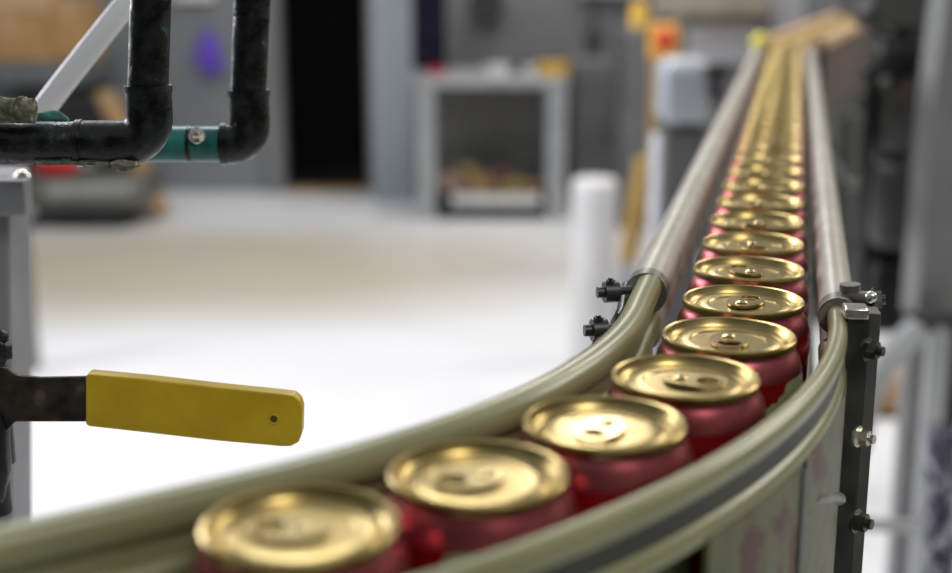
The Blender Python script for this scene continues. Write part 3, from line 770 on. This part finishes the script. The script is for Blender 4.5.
# ------------------------------------------------------------------ right side machinery
Yr = 2.15
t = thing('filling_machine', 'large dark olive-grey machine behind the right rail', 'machine', (at(890, 200, Yr).x, Yr, 0))
def mp(nm, x0, y0, x1, y1, Y, dep, m, bev=.012):
    bm = new(); bx(bm, x0, y0, x1, y1, Y, dep); return obj(nm, bm, M[m], t, bevel=bev)
mp('rear_body', 872, -40, 960, 300, Yr + .16, .12, 'mach')
mp('upper_housing', 868, -30, 944, 30, Yr + .04, .12, 'mach2', .02)
mp('middle_housing', 880, 36, 938, 68, Yr + .05, .1, 'mach', .015)
mp('dark_shaft', 864, 30, 878, 300, Yr + .08, .05, 'blackiron', .006)
mp('dark_crossbar', 868, 66, 945, 78, Yr + .03, .05, 'blackiron', .006)
w = mp('gear_case', 886, 82, 932, 160, Yr + .03, .13, 'mach2', .03)
mp('lower_housing', 876, 165, 940, 252, Yr + .02, .14, 'mach2', .02)
mp('base_block', 872, 262, 918, 335, Yr + .02, .2, 'blackiron', .015)
for x in (930, 958):
    q = at(x, 300, Yr + .2); bm = new(); box(bm, (q.x - .015, Yr + .18, 0), (q.x + .015, Yr + .21, q.z + .02)); obj('leg', bm, M['mach'], t)
for x, y, r in ((907, 90, 12), (868, 16, 5)):
    bm = new(); c = at(x, y, Yr + .03); tube(bm, [c + Vector((0, .05, 0)), c + Vector((0, -.02, 0))], r / FPX * Yr, 18); obj('round_cover', bm, M['machbrown' if r > 6 else 'blackiron'], t)
Yq = 5.0
t = thing('dark_machine', 'dark machine with brown cover in the distance, right of the far rails', 'machine', (at(850, 200, Yq).x, Yq, 0))
mp('body', 806, 60, 935, 300, Yq + .1, .35, 'mach'); q = at(860, 300, Yq); bm = new(); box(bm, (at(806, 300, Yq + .1).x, Yq + .1, 0), (at(935, 300, Yq + .1).x, Yq + .45, q.z + .1)); obj('base', bm, M['mach'], t)
mp('brown_cover', 818, 36, 864, 96, Yq - .06, .16, 'machbrown', .03)
mp('side_housing', 826, 110, 866, 250, Yq - .02, .12, 'mach2', .03)
mp('top_unit', 856, -20, 935, 60, Yq + .12, .3, 'mach2', .03)
# clamp lamp thing near (848,185)
c = at(848, 186, 1.25)
t = thing('rail_clamp', 'small dark clamp beside the right rail halfway along the straight run', 'clamp', c)
bm = new(); tube(bm, [path(-.62, OR + .01, ZL - .01)[0], c], .004, 10); obj('clamp_rod', bm, M['bolt'], t)
bm = new(); hexbolt(bm, c, (1, -.2, .3), .007, .006); obj('clamp_nut', bm, M['tubedark'], t)
# grey column
t = thing('steel_column', 'light grey steel column at the right edge, leaning slightly', 'column', (at(940, 300, 2.0).x, 2.0, 0))
bm = new()
a = at(934, 318, 2.0); b = at(948, -10, 2.0)
a2 = at(975, 318, 2.0); b2 = at(978, -10, 2.0)
f = [bm.verts.new(p) for p in (at(916, 320, 2.0), a2, b2, b, at(934, 100, 2.0), at(918, 300, 2.0))]
g = [bm.verts.new(v.co + Vector((0, .08, 0))) for v in f]
bm.faces.new(f); bm.faces.new(g[::-1])
for k in range(6): bm.faces.new((f[k], f[(k + 1) % 6], g[(k + 1) % 6], g[k]))
obj('column_shaft', bm, M['column'], t)
# white frame
Yf = 1.98
t = thing('white_stand', 'white tubular stand below the grey column at the right edge', 'stand', (at(925, 400, Yf).x, Yf, 0))
q = at(915, 320, Yf); q2 = at(940, 320, Yf)
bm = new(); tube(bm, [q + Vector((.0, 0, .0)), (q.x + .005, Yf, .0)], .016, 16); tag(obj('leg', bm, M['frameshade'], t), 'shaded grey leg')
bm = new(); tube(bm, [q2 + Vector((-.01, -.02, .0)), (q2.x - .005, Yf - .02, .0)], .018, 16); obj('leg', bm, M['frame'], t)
bm = new(); tube(bm, [at(918, 328, Yf - .05), at(885, 362, Yf - .07), at(866, 398, Yf - .09), at(855, 450, Yf - .1)], .021, 16); obj('brace', bm, M['frame'], t)
bm = new(); tube(bm, [at(855, 523, Yf - .12), at(930, 528, Yf - .02)], .011, 14); obj('cross_rail', bm, M['frame'], t)
bm = new(); tube(bm, [at(906, 322, Yf - .02), at(956, 322, Yf - .02)], .018, 14); obj('top_clamp', bm, M['motordark'], t)
carton(876, 378, 916, 418, 4.0, 'card', 'brown cardboard box on the floor behind the white stand', at(0, 418.5, 4.0).z + .002)
# make that box rest on the ground plane level by adding a pallet under it
a = at(868, 419, 4.0); b = at(925, 419, 4.0)
t = thing('low_platform', 'pale low platform under the cardboard box at the right', 'platform', ((a.x + b.x) / 2, 4.0, 0))
bm = new(); box(bm, (a.x, 3.95, 0), (b.x + .3, 4.5, a.z)); obj('platform_block', bm, M['frame'], t, bevel=.01)
# cables
Yc = 1.75
t = thing('cable_bundle', 'tangle of dark and pale cables at the lower right edge', 'cables', (at(945, 500, Yc).x, Yc, 0))
rnd = random.Random(4)
for k in range(12):
    x0 = 930 + rnd.uniform(0, 26); pts = []
    for j in range(9):
        pts.append(at(x0 + rnd.uniform(-9, 9), 432 + j * 20 + rnd.uniform(-6, 6), Yc + rnd.uniform(-.06, .06)))
    sm = []
    for j in range(len(pts) - 1):
        for q in range(4):
            f = q / 4; f = f * f * (3 - 2 * f); sm.append(pts[j].lerp(pts[j + 1], f))
    bm = new(); tube(bm, sm, rnd.choice([.005, .007, .009]), 10); obj('cable', bm, M['cable' if k % 3 else 'cable2'], t)

# ------------------------------------------------------------------ light
def area(name, loc, size, power, col=(1, 1, 1), target=None, sy=None):
    d = bpy.data.lights.new(name, 'AREA'); d.energy = power; d.color = col
    d.shape = 'RECTANGLE'; d.size = size; d.size_y = sy or size
    o = bpy.data.objects.new(name, d); C.objects.link(o); o.location = loc
    if target is not None:
        o.rotation_euler = (Vector(target) - Vector(loc)).to_track_quat('-Z', 'Y').to_euler()
    return o
area('ceiling_lamp_near', (-.6, 3.6, 3.9), 1.6, 92, (.95, .97, 1), (-.5, 3.9, 0), 1.2)
area('ceiling_lamp_far', (.6, 7.0, 3.9), .35, 60, (1, .95, .86), (.6, 6.4, 0), 1.6)
area('ceiling_lamp_right', (2.6, 5.0, 3.9), .35, 60, (1, .93, .85), (2.0, 4.5, 0), 1.6)
area('ceiling_lamp_left', (-2.6, 5.6, 3.9), .35, 40, (1, .97, .95), (-2.0, 5.5, 0), 1.6)
area('fill_light_left', (-3.0, 3.4, 2.1), 2.0, 105, (.93, .92, 1), (.2, .9, 1.25), 1.3)  # unseen lamp added to put pale highlights on the cans' left sides
area('fill_light_right', (3.2, 2.6, 2.8), 1.2, 38, (1, .94, .84), (.15, .6, 1.2), 1.0)  # unseen warm lamp added for cream glints on the lids' right edges
area('ceiling_lamp_behind', (.9, -.9, 3.2), .8, 26, (1, .97, .93), (.3, .8, 1.2), .8)
w = bpy.data.worlds.new('hall_ambience'); bpy.context.scene.world = w; w.use_nodes = True
nt = w.node_tree; bg = nt.nodes['Background']
bg.inputs[0].default_value = (.80, .86, .95, 1); bg.inputs[1].default_value = .36

# ------------------------------------------------------------------ camera
cam = bpy.data.cameras.new('camera'); co = bpy.data.objects.new('camera', cam); C.objects.link(co)
cam.sensor_width = 36; cam.lens = 36 * FPX / 952; cam.clip_start = .02
co.location = (0, 0, HC); co.rotation_euler = (PI / 2 - PITCH, 0, 0)
cam.dof.use_dof = True; cam.dof.focus_distance = .61; cam.dof.aperture_fstop = cam.lens / 10.5
bpy.context.scene.camera = co
bpy.context.scene.view_settings.view_transform = 'Standard'
